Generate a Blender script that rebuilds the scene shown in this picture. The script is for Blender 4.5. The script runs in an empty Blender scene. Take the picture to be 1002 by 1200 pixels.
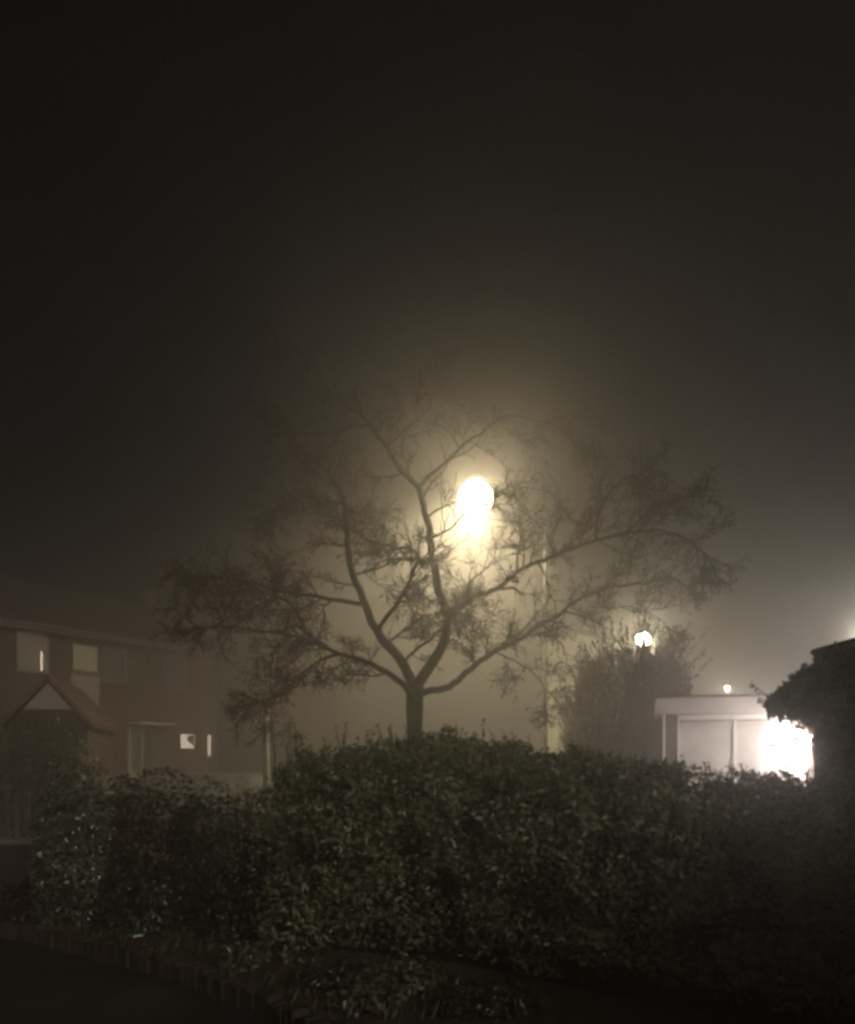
import bpy, bmesh, math, random
import numpy as np
from mathutils import Vector, Matrix, noise

random.seed(7); rng = np.random.default_rng(7)
S = bpy.context.scene
C = S.collection
R = math.radians
EYE, HOR, FPX = 1.6, 885.0, 964.0

def P(px, py, d):
    """world point seen at photograph pixel (px, py) at distance d in front of the camera"""
    return Vector(((px - 501) * d / FPX, d, EYE + (HOR - py) * d / FPX))
def XX(px, d): return (px - 501) * d / FPX
def ZZ(py, d): return EYE + (HOR - py) * d / FPX

# ------------------------------------------------------------------ materials
def mat(name, col, rough=.7, spec=.4, var=.25, scale=6., bump=.0, bscale=40., col2=None, island=0., metallic=0., coat=0., trans=0.):
    m = bpy.data.materials.new(name); m.use_nodes = True
    nt = m.node_tree; N = nt.nodes; L = nt.links
    b = N['Principled BSDF']
    b.inputs['Roughness'].default_value = rough
    b.inputs['Specular IOR Level'].default_value = spec
    b.inputs['Metallic'].default_value = metallic
    b.inputs['Coat Weight'].default_value = coat
    tc = N.new('ShaderNodeTexCoord')
    nz = N.new('ShaderNodeTexNoise'); nz.inputs['Scale'].default_value = scale; nz.inputs['Detail'].default_value = 5
    L.new(tc.outputs['Object'], nz.inputs['Vector'])
    mx = N.new('ShaderNodeMix'); mx.data_type = 'RGBA'
    c2 = col2 if col2 else tuple(c * (1 - var) for c in col)
    c1 = col if col2 else tuple(min(1, c * (1 + var)) for c in col)
    mx.inputs[6].default_value = (*c1, 1); mx.inputs[7].default_value = (*c2, 1)
    out = mx.outputs[2]
    if island:
        g = N.new('ShaderNodeNewGeometry')
        ad = N.new('ShaderNodeMath'); ad.operation = 'MULTIPLY_ADD'
        L.new(g.outputs['Random Per Island'], ad.inputs[0]); ad.inputs[1].default_value = island
        s2 = N.new('ShaderNodeMath'); s2.operation = 'MULTIPLY_ADD'
        L.new(nz.outputs['Fac'], s2.inputs[0]); s2.inputs[1].default_value = 1 - island; s2.inputs[2].default_value = 0
        L.new(s2.outputs[0], ad.inputs[2]); L.new(ad.outputs[0], mx.inputs[0])
    else:
        mr = N.new('ShaderNodeMapRange'); mr.inputs[1].default_value = .3; mr.inputs[2].default_value = .7
        L.new(nz.outputs['Fac'], mr.inputs[0]); L.new(mr.outputs[0], mx.inputs[0])
    L.new(out, b.inputs['Base Color'])
    if bump:
        n2 = N.new('ShaderNodeTexNoise'); n2.inputs['Scale'].default_value = bscale; n2.inputs['Detail'].default_value = 4
        L.new(tc.outputs['Object'], n2.inputs['Vector'])
        bp = N.new('ShaderNodeBump'); bp.inputs['Strength'].default_value = bump; bp.inputs['Distance'].default_value = .02
        L.new(n2.outputs['Fac'], bp.inputs['Height']); L.new(bp.outputs[0], b.inputs['Normal'])
    if trans:
        tr = N.new('ShaderNodeBsdfTranslucent'); L.new(out, tr.inputs['Color'])
        ms = N.new('ShaderNodeMixShader'); ms.inputs[0].default_value = trans
        L.new(b.outputs[0], ms.inputs[1]); L.new(tr.outputs[0], ms.inputs[2])
        L.new(ms.outputs[0], N['Material Output'].inputs['Surface'])
    return m

def brick_mat(name, c1, c2, mortar, scale=1., bw=.225, rh=.075, axis='XZ', rough=.85):
    m = bpy.data.materials.new(name); m.use_nodes = True
    nt = m.node_tree; N = nt.nodes; L = nt.links; b = N['Principled BSDF']; b.inputs['Roughness'].default_value = rough
    tc = N.new('ShaderNodeTexCoord'); sp = N.new('ShaderNodeSeparateXYZ'); cb = N.new('ShaderNodeCombineXYZ')
    L.new(tc.outputs['Object'], sp.inputs[0])
    ad = N.new('ShaderNodeMath'); ad.operation = 'ADD'
    L.new(sp.outputs[0], ad.inputs[0]); L.new(sp.outputs[1], ad.inputs[1])
    L.new(ad.outputs[0], cb.inputs[0]); L.new(sp.outputs[2] if axis == 'XZ' else sp.outputs[1], cb.inputs[1])
    if axis == 'XY':
        L.new(sp.outputs[0], cb.inputs[0])
    t = N.new('ShaderNodeTexBrick'); L.new(cb.outputs[0], t.inputs['Vector'])
    t.inputs['Scale'].default_value = scale; t.inputs['Brick Width'].default_value = bw; t.inputs['Row Height'].default_value = rh
    t.inputs['Mortar Size'].default_value = .008
    t.inputs['Color1'].default_value = (*c1, 1); t.inputs['Color2'].default_value = (*c2, 1); t.inputs['Mortar'].default_value = (*mortar, 1)
    L.new(t.outputs['Color'], b.inputs['Base Color'])
    bp = N.new('ShaderNodeBump'); bp.inputs['Strength'].default_value = .5; bp.inputs['Distance'].default_value = .01
    inv = N.new('ShaderNodeMath'); inv.operation = 'SUBTRACT'; inv.inputs[0].default_value = 1
    L.new(t.outputs['Fac'], inv.inputs[1]); L.new(inv.outputs[0], bp.inputs['Height']); L.new(bp.outputs[0], b.inputs['Normal'])
    return m

def emis(name, col, strength):
    m = bpy.data.materials.new(name); m.use_nodes = True
    N = m.node_tree.nodes; b = N['Principled BSDF']
    b.inputs['Base Color'].default_value = (.8, .8, .8, 1)
    b.inputs['Emission Color'].default_value = (*col, 1); b.inputs['Emission Strength'].default_value = strength
    m.cycles.emission_sampling = 'NONE'
    return m

M = dict(
    bark=mat('wet_bark', (.024, .019, .015), .85, .2, .4, 9, .8, 30),
    twig=mat('twig_bark', (.028, .020, .016), .8, .2, .4, 3),
    rust=mat('rust_leaf', (.15, .065, .03), .6, .4, .4, 4, island=.6),
    hedge=mat('glossy_hedge_leaf', (.21, .212, .11), .36, .42, col2=(.026, .038, .013), scale=2.2, island=.75, trans=.10),
    hedge_core=mat('shade_core', (.022, .020, .013), .9, .1, .4, 12, .8, 25),  # dark fill for the shade inside hedge and conifer
    dark_leaf=mat('dark_shrub_leaf', (.050, .055, .028), .32, .5, col2=(.018, .022, .01), scale=3, island=.5, trans=.1),
    red_leaf=mat('dull_red_leaf', (.060, .034, .022), .4, .4, col2=(.022, .016, .012), scale=3, island=.5, trans=.1),
    wet_leaf=mat('wet_shiny_leaf', (.14, .15, .10), .2, .6, col2=(.05, .06, .035), scale=4, island=.5, trans=.08),
    pale_leaf=mat('pale_plant_leaf', (.11, .11, .075), .35, .5, col2=(.07, .075, .04), scale=5, island=.6, trans=.1),
    conifer=mat('conifer_spray', (.03, .031, .02), .7, .2, col2=(.014, .016, .01), scale=3, island=.5, trans=.08),
    ivy=mat('ivy_leaf', (.05, .06, .03), .35, .5, col2=(.018, .022, .012), scale=3, island=.5, trans=.1),
    soil=mat('damp_soil', (.060, .042, .028), .85, .3, .5, 7, 1., 22),
    grass=mat('grass_blade', (.06, .075, .03), .5, .4, col2=(.03, .038, .015), scale=3, island=.5, trans=.1),
    paving=brick_mat('paving_slab', (.030, .024, .020), (.022, .018, .016), (.010, .008, .007), 1., .6, .6, 'XY', .55),
    asphalt=mat('wet_asphalt', (.05, .048, .045), .45, .5, .3, 3, .5, 60),
    brick=brick_mat('red_brown_brick', (.085, .055, .042), (.065, .044, .034), (.075, .066, .058)),
    dark_brick=brick_mat('dark_brick', (.045, .026, .023), (.034, .022, .02), (.036, .03, .027)),
    edging=mat('edging_brick', (.075, .052, .034), .75, .3, col2=(.022, .017, .012), scale=7, island=.65, bump=.6, bscale=60),
    mortar=mat('mortar', (.05, .045, .038), .9, .2, .3, 20),
    roof=brick_mat('roof_tile', (.075, .045, .035), (.055, .035, .03), (.02, .015, .012), 1., .3, .28, 'XY', .6),
    tile=brick_mat('hung_tile', (.075, .045, .034), (.06, .036, .028), (.03, .02, .018), 1., .18, .12),
    render=mat('cream_render', (.30, .29, .21), .8, .3, .12, 2, .3, 90),
    white=mat('white_paint', (.74, .72, .70), .45, .4, .06, 3),
    frame=mat('dull_window_frame', (.16, .155, .145), .5, .3, .1, 3),
    door=mat('garage_door_paint', (.62, .58, .57), .55, .3, col2=(.46, .43, .41), scale=3.5),
    fascia=mat('dull_white_fascia', (.48, .43, .42), .6, .3, .12, 2),
    felt=mat('roof_felt', (.05, .05, .05), .9, .2, .3, 4),
    concrete=mat('pale_concrete', (.14, .135, .12), .8, .3, .15, 5, .4, 50),
    coping=mat('coping_stone', (.16, .15, .14), .7, .3, .2, 5, .4, 40),
    pane=mat('window_glass', (.10, .10, .095), .08, .6, .1, 1),
    curtain=mat('pale_curtain', (.28, .25, .23), .7, .3, .15, 8),
    blind=mat('yellow_blind', (.46, .45, .28), .6, .3, .08, 4),
    steel=mat('dull_painted_steel', (.045, .045, .042), .7, .3, .2, 6),
    lampgrey=mat('lantern_grey', (.12, .12, .12), .5, .4, .2, 6),
    fence=mat('weathered_fence', (.08, .075, .066), .7, .3, .3, 8, .4, 60),
    wood=mat('dark_timber', (.09, .06, .045), .7, .3, .3, 10, .4, 40),
    carA=mat('dark_car_paint', (.035, .030, .030), .5, .4, .1, 1),
    carB=mat('black_car_paint', (.022, .024, .026), .5, .4, .1, 1),
    glass=mat('car_glass', (.06, .06, .06), .2, .5, .05, 1),
    rubber=mat('rubber', (.02, .02, .02), .8, .2, .2, 10),
    alloy=mat('alloy', (.4, .4, .4), .35, .5, .1, 10, metallic=.8),
    clear=mat('lens_plastic', (.3, .3, .28), .35, .4, .05, 5),
    plastic=mat('white_plastic', (.85, .85, .82), .2, .6, .03, 5),
    flood=emis('lit_floodlight', (1., .90, .86), 80),
    litwin=emis('lit_window', (1., .80, .62), 1.5),
    litslit=emis('lit_curtain_gap', (1., .72, .52), 3.2),
)

# ------------------------------------------------------------------ mesh helpers
class MB:
    def __init__(s): s.v = []; s.f = []; s.n = 0
    def add(s, v, f):
        v = np.asarray(v, float).reshape(-1, 3)
        s.v.append(v); s.f.extend([tuple(i + s.n for i in q) for q in f]); s.n += len(v); return s
    def box(s, lo, hi, mtx=None):
        (a, b, c), (d, e, g) = lo, hi
        v = [(a,b,c),(d,b,c),(d,e,c),(a,e,c),(a,b,g),(d,b,g),(d,e,g),(a,e,g)]
        if mtx is not None: v = [mtx @ Vector(p) for p in v]
        return s.add(v, [(0,3,2,1),(4,5,6,7),(0,1,5,4),(1,2,6,5),(2,3,7,6),(3,0,4,7)])
    def tube(s, pts, rad, k=8, cap=True):
        pts = np.asarray(pts, float); n = len(pts)
        rad = np.broadcast_to(np.asarray(rad, float), (n,))
        t = np.gradient(pts, axis=0); t /= np.linalg.norm(t, axis=1)[:, None] + 1e-9
        ref = np.where(np.abs(t[:, 2:3]) < .9, np.array([[0, 0, 1.]]), np.array([[1., 0, 0]]))
        if n > 1: ref = np.repeat(ref[:1], n, 0)
        u = np.cross(t, ref); u /= np.linalg.norm(u, axis=1)[:, None] + 1e-9
        w = np.cross(t, u)
        a = np.linspace(0, 2 * np.pi, k, endpoint=False)
        ring = pts[:, None] + rad[:, None, None] * (np.cos(a)[None, :, None] * u[:, None] + np.sin(a)[None, :, None] * w[:, None])
        f = [(i*k+j, i*k+(j+1) % k, (i+1)*k+(j+1) % k, (i+1)*k+j) for i in range(n-1) for j in range(k)]
        if cap: f += [tuple(range(k))[::-1], tuple((n-1)*k + j for j in range(k))]
        return s.add(ring.reshape(-1, 3), f)
    def prism(s, poly, axis, a, b):
        """2-D polygon extruded along axis 'x' 'y' or 'z' from a to b"""
        def put(p, t): return {'x': (t, p[0], p[1]), 'y': (p[0], t, p[1]), 'z': (p[0], p[1], t)}[axis]
        n = len(poly); v = [put(p, a) for p in poly] + [put(p, b) for p in poly]
        return s.add(v, [tuple(range(n))[::-1], tuple(range(n, 2*n))] + [(i, (i+1) % n, n+(i+1) % n, n+i) for i in range(n)])
    def build(s, name, m, parent=None, smooth=False, bevel=0.):
        me = bpy.data.meshes.new(name)
        me.from_pydata(np.concatenate(s.v).tolist(), [], s.f); me.materials.append(m)
        if smooth or bevel:
            bm = bmesh.new(); bm.from_mesh(me); bmesh.ops.recalc_face_normals(bm, faces=bm.faces)
            if bevel:
                bmesh.ops.bevel(bm, geom=list(bm.edges), offset=bevel, segments=2, affect='EDGES', clamp_overlap=True)
            bm.to_mesh(me); bm.free()
        if smooth: me.polygons.foreach_set('use_smooth', [True] * len(me.polygons))
        o = bpy.data.objects.new(name, me); C.objects.link(o)
        if parent is not None: o.parent = parent
        return o

def tag(o, label=None, cat=None, group=None, kind=None):
    for k, v in (('label', label), ('category', cat), ('group', group), ('kind', kind)):
        if v: o[k] = v
    return o
def thing(name, label, cat, loc=(0, 0, 0), rz=0., group=None):
    o = bpy.data.objects.new(name, None); C.objects.link(o); o.location = loc; o.rotation_euler = (0, 0, rz)
    o.empty_display_size = .2
    return tag(o, label, cat, group)

def unit(a): return a / (np.linalg.norm(a, axis=-1, keepdims=True) + 1e-9)
def leaves(name, pts, nrm, tip, size, m, parent=None, ratio=.5, fold=.25):
    """one mesh of many folded leaves: pts bases, nrm face normals, tip directions, size lengths"""
    pts = np.asarray(pts, float); n = len(pts)
    nrm = unit(np.asarray(nrm, float)); tip = np.asarray(tip, float)
    tip = unit(tip - nrm * (tip * nrm).sum(1, keepdims=True)); side = np.cross(nrm, tip)
    L = np.asarray(size, float).reshape(-1, 1) * np.ones((n, 1)); W = L * ratio * .5
    v = np.stack([pts, pts + tip*L*.4 + side*W + nrm*W*fold*2, pts + tip*L - nrm*L*.08, pts + tip*L*.4 - side*W + nrm*W*fold*2, pts + tip*L*.45], 1).reshape(-1, 3)
    me = bpy.data.meshes.new(name)
    b = (np.arange(n) * 5)[:, None]
    tris = (b[:, :, None] + np.array([[0, 1, 4], [1, 2, 4], [2, 3, 4], [3, 0, 4]])[None]).reshape(-1)
    nf = n * 4
    me.vertices.add(len(v)); me.vertices.foreach_set('co', v.ravel())
    me.loops.add(nf * 3); me.loops.foreach_set('vertex_index', tris)
    me.polygons.add(nf); me.polygons.foreach_set('loop_start', np.arange(nf) * 3)
    me.update(calc_edges=True); me.materials.append(m)
    o = bpy.data.objects.new(name, me); C.objects.link(o)
    if parent is not None: o.parent = parent
    return o

def fbm(p, s, off=0.):
    out = np.empty(len(p))
    for i, q in enumerate(p):
        v = Vector((q[0]*s + off, q[1]*s + off*.7, q[2]*s))
        out[i] = noise.noise(v) + .5 * noise.noise(v * 2.1) + .25 * noise.noise(v * 4.3)
    return out

def shrub(name, label, cat, base, radii, n, leaf, m, seed=0., lump=.16, droop=.3, stems=9, group=None, parts=True, flat=0.):
    """dome of leaves on a clutch of stems, base on the ground"""
    rx, ry, h = radii
    t = thing(name, label, cat, base, 0, group)
    d = unit(rng.normal(size=(n, 3))); d[:, 2] = np.abs(d[:, 2]) * 1.0
    lowr = rng.random(n) < .35
    d[lowr, 2] *= .4; d = unit(d)
    f = fbm(d * np.array([rx, ry, h*.7]), 1.8 / max(.5, min(rx, h)) , seed + 3.1)
    r = (1 + lump * f) * (1 - .45 * rng.random(n) ** 2.2)
    q = .75
    e = np.sign(d) * np.abs(d) ** q
    p = e * np.array([rx, ry, h * .92]) * r[:, None]
    p[:, 2] = np.maximum(p[:, 2], .03)
    nr = unit(d + rng.normal(size=(n, 3)) * .55 + np.array([0, 0, .25]))
    tip = d * .6 + rng.normal(size=(n, 3)) * .6 - np.array([0, 0, droop])
    leaves('foliage', p, nr, tip, leaf * rng.uniform(.6, 1.25, n), m, t)
    st = MB()
    for k in range(stems):
        a = rng.uniform(0, 2*np.pi); el = rng.uniform(.5, 1.3)
        end = np.array([math.cos(a)*rx*.75*math.cos(el)*1.2, math.sin(a)*ry*.75*math.cos(el)*1.2, h*.85*math.sin(el)])
        s0 = np.array([rng.uniform(-.12, .12)*rx, rng.uniform(-.12, .12)*ry, -.02])
        pts = np.array([s0*(1-u) + end*u + np.array([0, 0, .12*h*math.sin(u*math.pi)]) for u in np.linspace(0, 1, 6)])
        st.tube(pts, np.linspace(.016, .005, 6), 5)
    st.build('stems', M['twig'], t)
    return t

# ------------------------------------------------------------------ ground, road, paving
def sheet(name, x0, x1, y0, y1, z, m, nx=1, ny=1, amp=0., sc=1.):
    xs = np.linspace(x0, x1, nx+1); ys = np.linspace(y0, y1, ny+1)
    v = []
    for y in ys:
        for x in xs:
            v.append((x, y, z + (amp * (noise.noise(Vector((x*sc, y*sc, 0))) + .5*noise.noise(Vector((x*sc*3, y*sc*3, 5)))) if amp else 0)))
    w = nx + 1
    f = [(j*w+i, j*w+i+1, (j+1)*w+i+1, (j+1)*w+i) for j in range(ny) for i in range(nx)]
    o = MB().add(v, f).build(name, m, smooth=bool(amp)); tag(o, kind='structure'); return o
sheet('road', -110, 110, -60, 130, -.25, M['asphalt'])
# the garden stands a little above the road: a raised block with an uneven soil top
gm = MB().box((-9, -8, -.246), (9, 9.6, -.03)); tag(gm.build('garden_bank', M['soil']), kind='structure')
sheet('garden_soil', -9, 9, -8, 9.6, 0., M['soil'], 110, 110, .022, 1.7)
# verge under the tree
sheet('grass_verge', -14, 14, 9.7, 15.6, -.2, M['soil'], 60, 20, .015, 1.2)
tag(MB().box((-14, 15.62, -.26), (14, 15.76, -.12)).build('kerb', M['concrete']), kind='structure')

# brick edging of the planting bed: curved from left to near centre
edge_pts = [(-6.2, 8.05), (-3.7, 7.15), (-2.75, 6.55), (-1.95, 5.95), (-1.35, 5.4), (-.85, 4.85), (-.45, 4.2), (-.2, 3.4), (-.1, 2.2)]
def curve2(pts, step):
    pts = [np.array(p) for p in pts]; out = []
    for i in range(len(pts)-1):
        p0 = pts[max(0, i-1)]; p1 = pts[i]; p2 = pts[i+1]; p3 = pts[min(len(pts)-1, i+2)]
        for u in np.linspace(0, 1, 40, endpoint=False):
            out.append(.5*((2*p1)+(-p0+p2)*u+(2*p0-5*p1+4*p2-p3)*u*u+(-p0+3*p1-3*p2+p3)*u**3))
    out.append(pts[-1]); out = np.array(out)
    d = np.r_[0, np.cumsum(np.linalg.norm(np.diff(out, axis=0), axis=1))]
    s = np.arange(0, d[-1], step)
    return np.stack([np.interp(s, d, out[:, k]) for k in range(out.shape[1])], 1)
ec = curve2(edge_pts, .088)
em = MB(); mm = MB()
for i in range(len(ec)-1):
    a, b = ec[i], ec[i+1]; dr = (b-a)/np.linalg.norm(b-a); ang = math.atan2(dr[1], dr[0])
    mt = Matrix.Translation((a[0], a[1], 0)) @ Matrix.Rotation(ang + random.uniform(-.09, .09), 4, 'Z') @ Matrix.Rotation(random.uniform(-.10, .10), 4, 'X') @ Matrix.Rotation(random.uniform(-.04, .04), 4, 'Y')
    em.box((.005, -.05, -.05), (.076, .052, .15 + random.uniform(-.022, .016)), mt)
    mt2 = Matrix.Translation((a[0], a[1], 0)) @ Matrix.Rotation(ang, 4, 'Z')
    mm.box((0, -.036, -.05), (.088, .036, .115), mt2)
eo = thing('brick_edging', 'low curved edging of upright bricks along the planting bed', 'edging', (0, 0, 0))
em.build('bricks', M['edging'], eo, bevel=.006); mm.build('mortar', M['mortar'], eo)
# paved patio in the near left, in front of the edging
pv = curve2(edge_pts, .3)
poly = [(p[0]-.06, p[1]-.06) for p in pv] + [(-.1, -4), (-6.2, -4)]
po = MB().add([(x, y, .035) for x, y in poly], [tuple(range(len(poly)))[::-1]]).build('patio', M['paving']); tag(po, kind='structure')

# ------------------------------------------------------------------ the main hedge
HX = np.array([-1.32, -1.0, -.4, .2, .8, 1.4, 2.0, 2.75])
HF = np.array([6.75, 6.42, 6.22, 6.0, 5.45, 4.95, 4.6, 4.3])          # front line
HZ = np.array([1.42, 1.60, 1.735, 1.72, 1.64, 1.52, 1.44, 1.38])       # height
def hedge_pts(n, inset=0.):
    x = rng.uniform(-1.32, 2.75, n); F = np.interp(x, HX, HF); H = np.interp(x, HX, HZ)
    TH = 1.5
    # walk round the cross-section: front face, rounded top, back face
    u = rng.random(n) ** .8
    lf, lt = 1.5, 1.5
    s = u * (lf + lt + .7)
    y = np.empty(n); z = np.empty(n); ny = np.empty(n); nz = np.empty(n)
    ra = .38
    fr = s < lf
    zf = .06 + s / lf * (1 - .06)
    for i in range(n):
        if s[i] < lf:
            q = s[i]/lf; z[i] = .06 + q*(H[i]-ra-.06); y[i] = .10*math.cos(q*2.6) ; ny[i] = -1; nz[i] = .1
            if q < .25: y[i] += (.25-q)*.9
        elif s[i] < lf+.55:
            a = (s[i]-lf)/.55*math.pi/2; y[i] = ra - ra*math.cos(a) - .02; z[i] = H[i]-ra+ra*math.sin(a); ny[i] = -math.cos(a); nz[i] = math.sin(a)
        elif s[i] < lf+lt:
            q = (s[i]-lf-.55)/(lt-.55); y[i] = ra+q*(TH-2*ra); z[i] = H[i]-.03*q; ny[i] = 0; nz[i] = 1
        else:
            q = (s[i]-lf-lt)/.7; y[i] = TH-.1*q; z[i] = H[i]-.1-q*.9; ny[i] = 1; nz[i] = .3
    p = np.stack([x, F+y, z], 1); nn = unit(np.stack([np.where(x < -1.1, -.8, -.35), ny, nz], 1))
    return p, nn
hd = thing('hedge', 'broad rounded evergreen hedge below the bare tree, its small leaves glossy', 'hedge', (0, 0, 0))
N1 = 92000
p, nn = hedge_pts(N1)
g = fbm(p, 1.5, 2.)*.5 + fbm(p, 4.2, 7.)*.5
keep = rng.random(N1) < np.clip(.78 + g*1.5, .05, 1)
deep = rng.random(N1) ** 1.6 * .34
p = p + nn * (g * .27 - deep)[:, None] + rng.normal(size=(N1, 3)) * .012
p[:, 2] = np.maximum(p[:, 2], .02)
p, nn = p[keep], nn[keep]; n = len(p)
leaves('foliage', p, unit(nn + rng.normal(size=(n, 3))*.62 + np.array([0, 0, .3])), nn*.5 + rng.normal(size=(n, 3))*.7 + np.array([0, 0, .15]), rng.uniform(.028, .062, n), M['hedge'], hd, ratio=.55)
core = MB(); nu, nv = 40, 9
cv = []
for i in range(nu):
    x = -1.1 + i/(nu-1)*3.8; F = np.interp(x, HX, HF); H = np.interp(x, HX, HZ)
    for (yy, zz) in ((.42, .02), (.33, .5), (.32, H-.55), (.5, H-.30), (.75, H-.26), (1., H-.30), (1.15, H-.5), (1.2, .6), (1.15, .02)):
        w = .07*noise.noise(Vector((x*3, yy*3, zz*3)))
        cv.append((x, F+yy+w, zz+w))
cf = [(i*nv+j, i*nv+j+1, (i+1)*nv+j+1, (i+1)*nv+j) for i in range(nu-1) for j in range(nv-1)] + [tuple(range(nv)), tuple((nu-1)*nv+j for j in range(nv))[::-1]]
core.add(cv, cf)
# shoots standing out of the clipped top
sp = core; lp, ln, lt_ = [], [], []
shoots = [(345, 850, 6.9), (352, 862, 6.8), (393, 852, 6.7), (405, 848, 6.7), (446, 856, 6.7), (520, 855, 6.7), (533, 850, 6.6), (556, 858, 6.6), (566, 846, 6.5), (592, 858, 6.5), (620, 862, 6.5), (637, 860, 6.4), (655, 868, 6.3), (700, 880, 6.2), (726, 884, 6.2), (757, 889, 6.1), (797, 893, 5.9), (800, 900, 6.), (832, 895, 5.9), (828, 899, 5.8), (838, 902, 5.8), (855, 899, 5.8), (875, 896, 5.7), (880, 904, 5.7), (900, 905, 5.7), (915, 903, 5.6), (930, 906, 5.6)]
shoots += [(random.uniform(350, 700), 0, 0) for _ in range(34)] + [(random.uniform(700, 950), 0, 0) for _ in range(26)]
for (sx, sy, sd) in shoots:
    if sd == 0:
        sd = float(np.interp(sx, [350, 700, 950], [6.9, 6.2, 5.7])) + random.uniform(-.15, .25)
        e = P(sx, 880, sd); e.z = float(np.interp(e.x, HX, HZ)) + random.uniform(.03, .12)
    else: e = P(sx, sy, sd)
    h0 = float(np.interp(e.x, HX, HZ)) - .12
    b0 = Vector((e.x + random.uniform(-.05, .05), e.y + random.uniform(-.03, .06), min(h0, e.z-.1)))
    mid = (b0+e)/2 + Vector((random.uniform(-.02, .02),)*3)
    sp.tube([b0, mid, e], [.004, .003, .0015], 4)
    ln_ = (e-b0).length; k = int(5 + ln_*30)
    for j in range(k):
        u = .3 + .7*j/(k-1); q = b0.lerp(e, u); a = random.uniform(0, 6.28)
        dd = Vector((math.cos(a), math.sin(a), .5))
        lp.append(q); lt_.append(dd); ln.append(Vector((-math.cos(a)*.5 + random.uniform(-.4, .4), -math.sin(a)*.5 + random.uniform(-.4, .4), 1)))
core.build('dark_core', M['hedge_core'], hd)  # solid dark core added to block light inside; shoot stems included
leaves('shoot_leaves', lp, ln, lt_, rng.uniform(.025, .05, len(lp)), M['hedge'], hd, ratio=.55)

# ------------------------------------------------------------------ shrubs and plants of the left border
def base(px, d, z=0.): return (XX(px, d), d, z)
shrub('cotoneaster', 'rounded shrub with wet shining leaves beside the picket fence', 'shrub', base(96, 7.9), (.42, .42, 1.56), 7000, .06, M['wet_leaf'], 1., .22, .6)
shrub('red_shrub', 'dark dull red leaved shrub in front of the first parked car', 'shrub', base(180, 8.2), (.62, .6, 1.43), 9500, .055, M['red_leaf'], 2., .2)
shrub('dark_shrub', 'dark green shrub against the left end of the clipped hedge', 'shrub', base(280, 8.0), (.62, .6, 1.44), 9500, .05, M['dark_leaf'], 3., .2)
shrub('low_shrub', 'low glinting shrub in front of the dull red shrub', 'shrub', base(165, 7.55), (.40, .3, .70), 2600, .05, M['dark_leaf'], 4., .25)
shrub('green_shrub', 'knee high green shrub at the foot of the dark green shrub', 'shrub', base(292, 7.3), (.42, .3, .85), 3000, .055, M['dark_leaf'], 5., .25)
shrub('left_low_shrub', 'low blackish shrub under the picket fence wall', 'shrub', base(62, 7.75), (.55, .3, .55), 3000, .05, M['red_leaf'], 6., .25)
shrub('pale_plant', 'small pale leaved plant growing by the brick edging', 'plant', base(283, 6.15, .0), (.16, .13, .24), 260, .055, M['pale_leaf'], 7., .3, .1, 5)
shrub('arching_shrub', 'loose arching shrub with light leaves before the hedge left end', 'shrub', base(338, 6.45), (.25, .2, .9), 900, .06, M['hedge'], 8., .35, .3, 7)
shrub('leafy_plant', 'straggly leafy plant at the bottom edge of the hedge', 'plant', base(470, 5.55), (.3, .18, .26), 500, .055, M['hedge'], 9., .3, .1, 5)
shrub('creeping_plant', 'creeping dull plant on the soil below the hedge middle', 'plant', base(385, 5.7), (.33, .2, .17), 500, .05, M['dark_leaf'], 9.5, .3, .1, 5)
shrub('ground_ivy', 'low dark ground ivy at the bottom edge under the hedge', 'plant', base(560, 5.15), (.34, .2, .2), 900, .05, M['dark_leaf'], 10., .3, .1, 5)
shrub('ground_fern', 'small tufted plant with pale tips right of the brick edging', 'plant', base(425, 5.2), (.22, .16, .22), 420, .06, M['pale_leaf'], 10.5, .35, .2, 5)
# tufts of grass and litter of leaves on the bed
gp, gn, gt = [], [], []
for _ in range(2600):
    i = rng.integers(0, len(ec)); o_ = abs(rng.normal())*.5
    x = ec[i][0] + .1 + o_*.7 + rng.normal()*.05; y = ec[i][1] + .12 + o_*.6
    if y < 4.9 or noise.noise(Vector((x*2.2, y*2.2, 1))) < -.1: continue
    gp.append((x, y, .0)); a = rng.uniform(0, 6.28); gt.append((math.cos(a)*.5, math.sin(a)*.5, 1)); gn.append((math.sin(a), -math.cos(a), .2))
tag(leaves('grass', gp, gn, gt, rng.uniform(.05, .15, len(gp)), M['grass'], ratio=.12), kind='stuff')
gp, gn, gt = [], [], []
for _ in range(900):
    i = rng.integers(0, len(ec)); o_ = abs(rng.normal())*.6
    gp.append((ec[i][0] + .1 + o_*.7 + rng.normal()*.1, ec[i][1]+.1+o_*.6, .02)); a = rng.uniform(0, 6.28)
    gt.append((math.cos(a), math.sin(a), .2)); gn.append((rng.normal()*.3, rng.normal()*.3, 1))
tag(leaves('fallen_leaves', gp, gn, gt, rng.uniform(.03, .065, len(gp)), M['rust'], ratio=.6), kind='stuff')
# plant label
pl = thing('plant_label', 'small white plastic plant label lying on the dark soil', 'plant label', (XX(163, 7.05), 7.05, .03), R(-8))
lb = MB()
for (a, b, z0, z1) in ((-.05, .03, .012, .02), (.03, .05, .02, .035)):
    lb.add([(a, -.012, z0), (b, -.012, z1), (b, .012, z1+.012), (a, .012, z0+.012), (a, -.012, z0+.003), (b, -.012, z1+.003), (b, .012, z1+.015), (a, .012, z0+.015)], [(0,3,2,1),(4,5,6,7),(0,1,5,4),(1,2,6,5),(2,3,7,6),(3,0,4,7)])
lb.build('tag', M['plastic'], pl)

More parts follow.
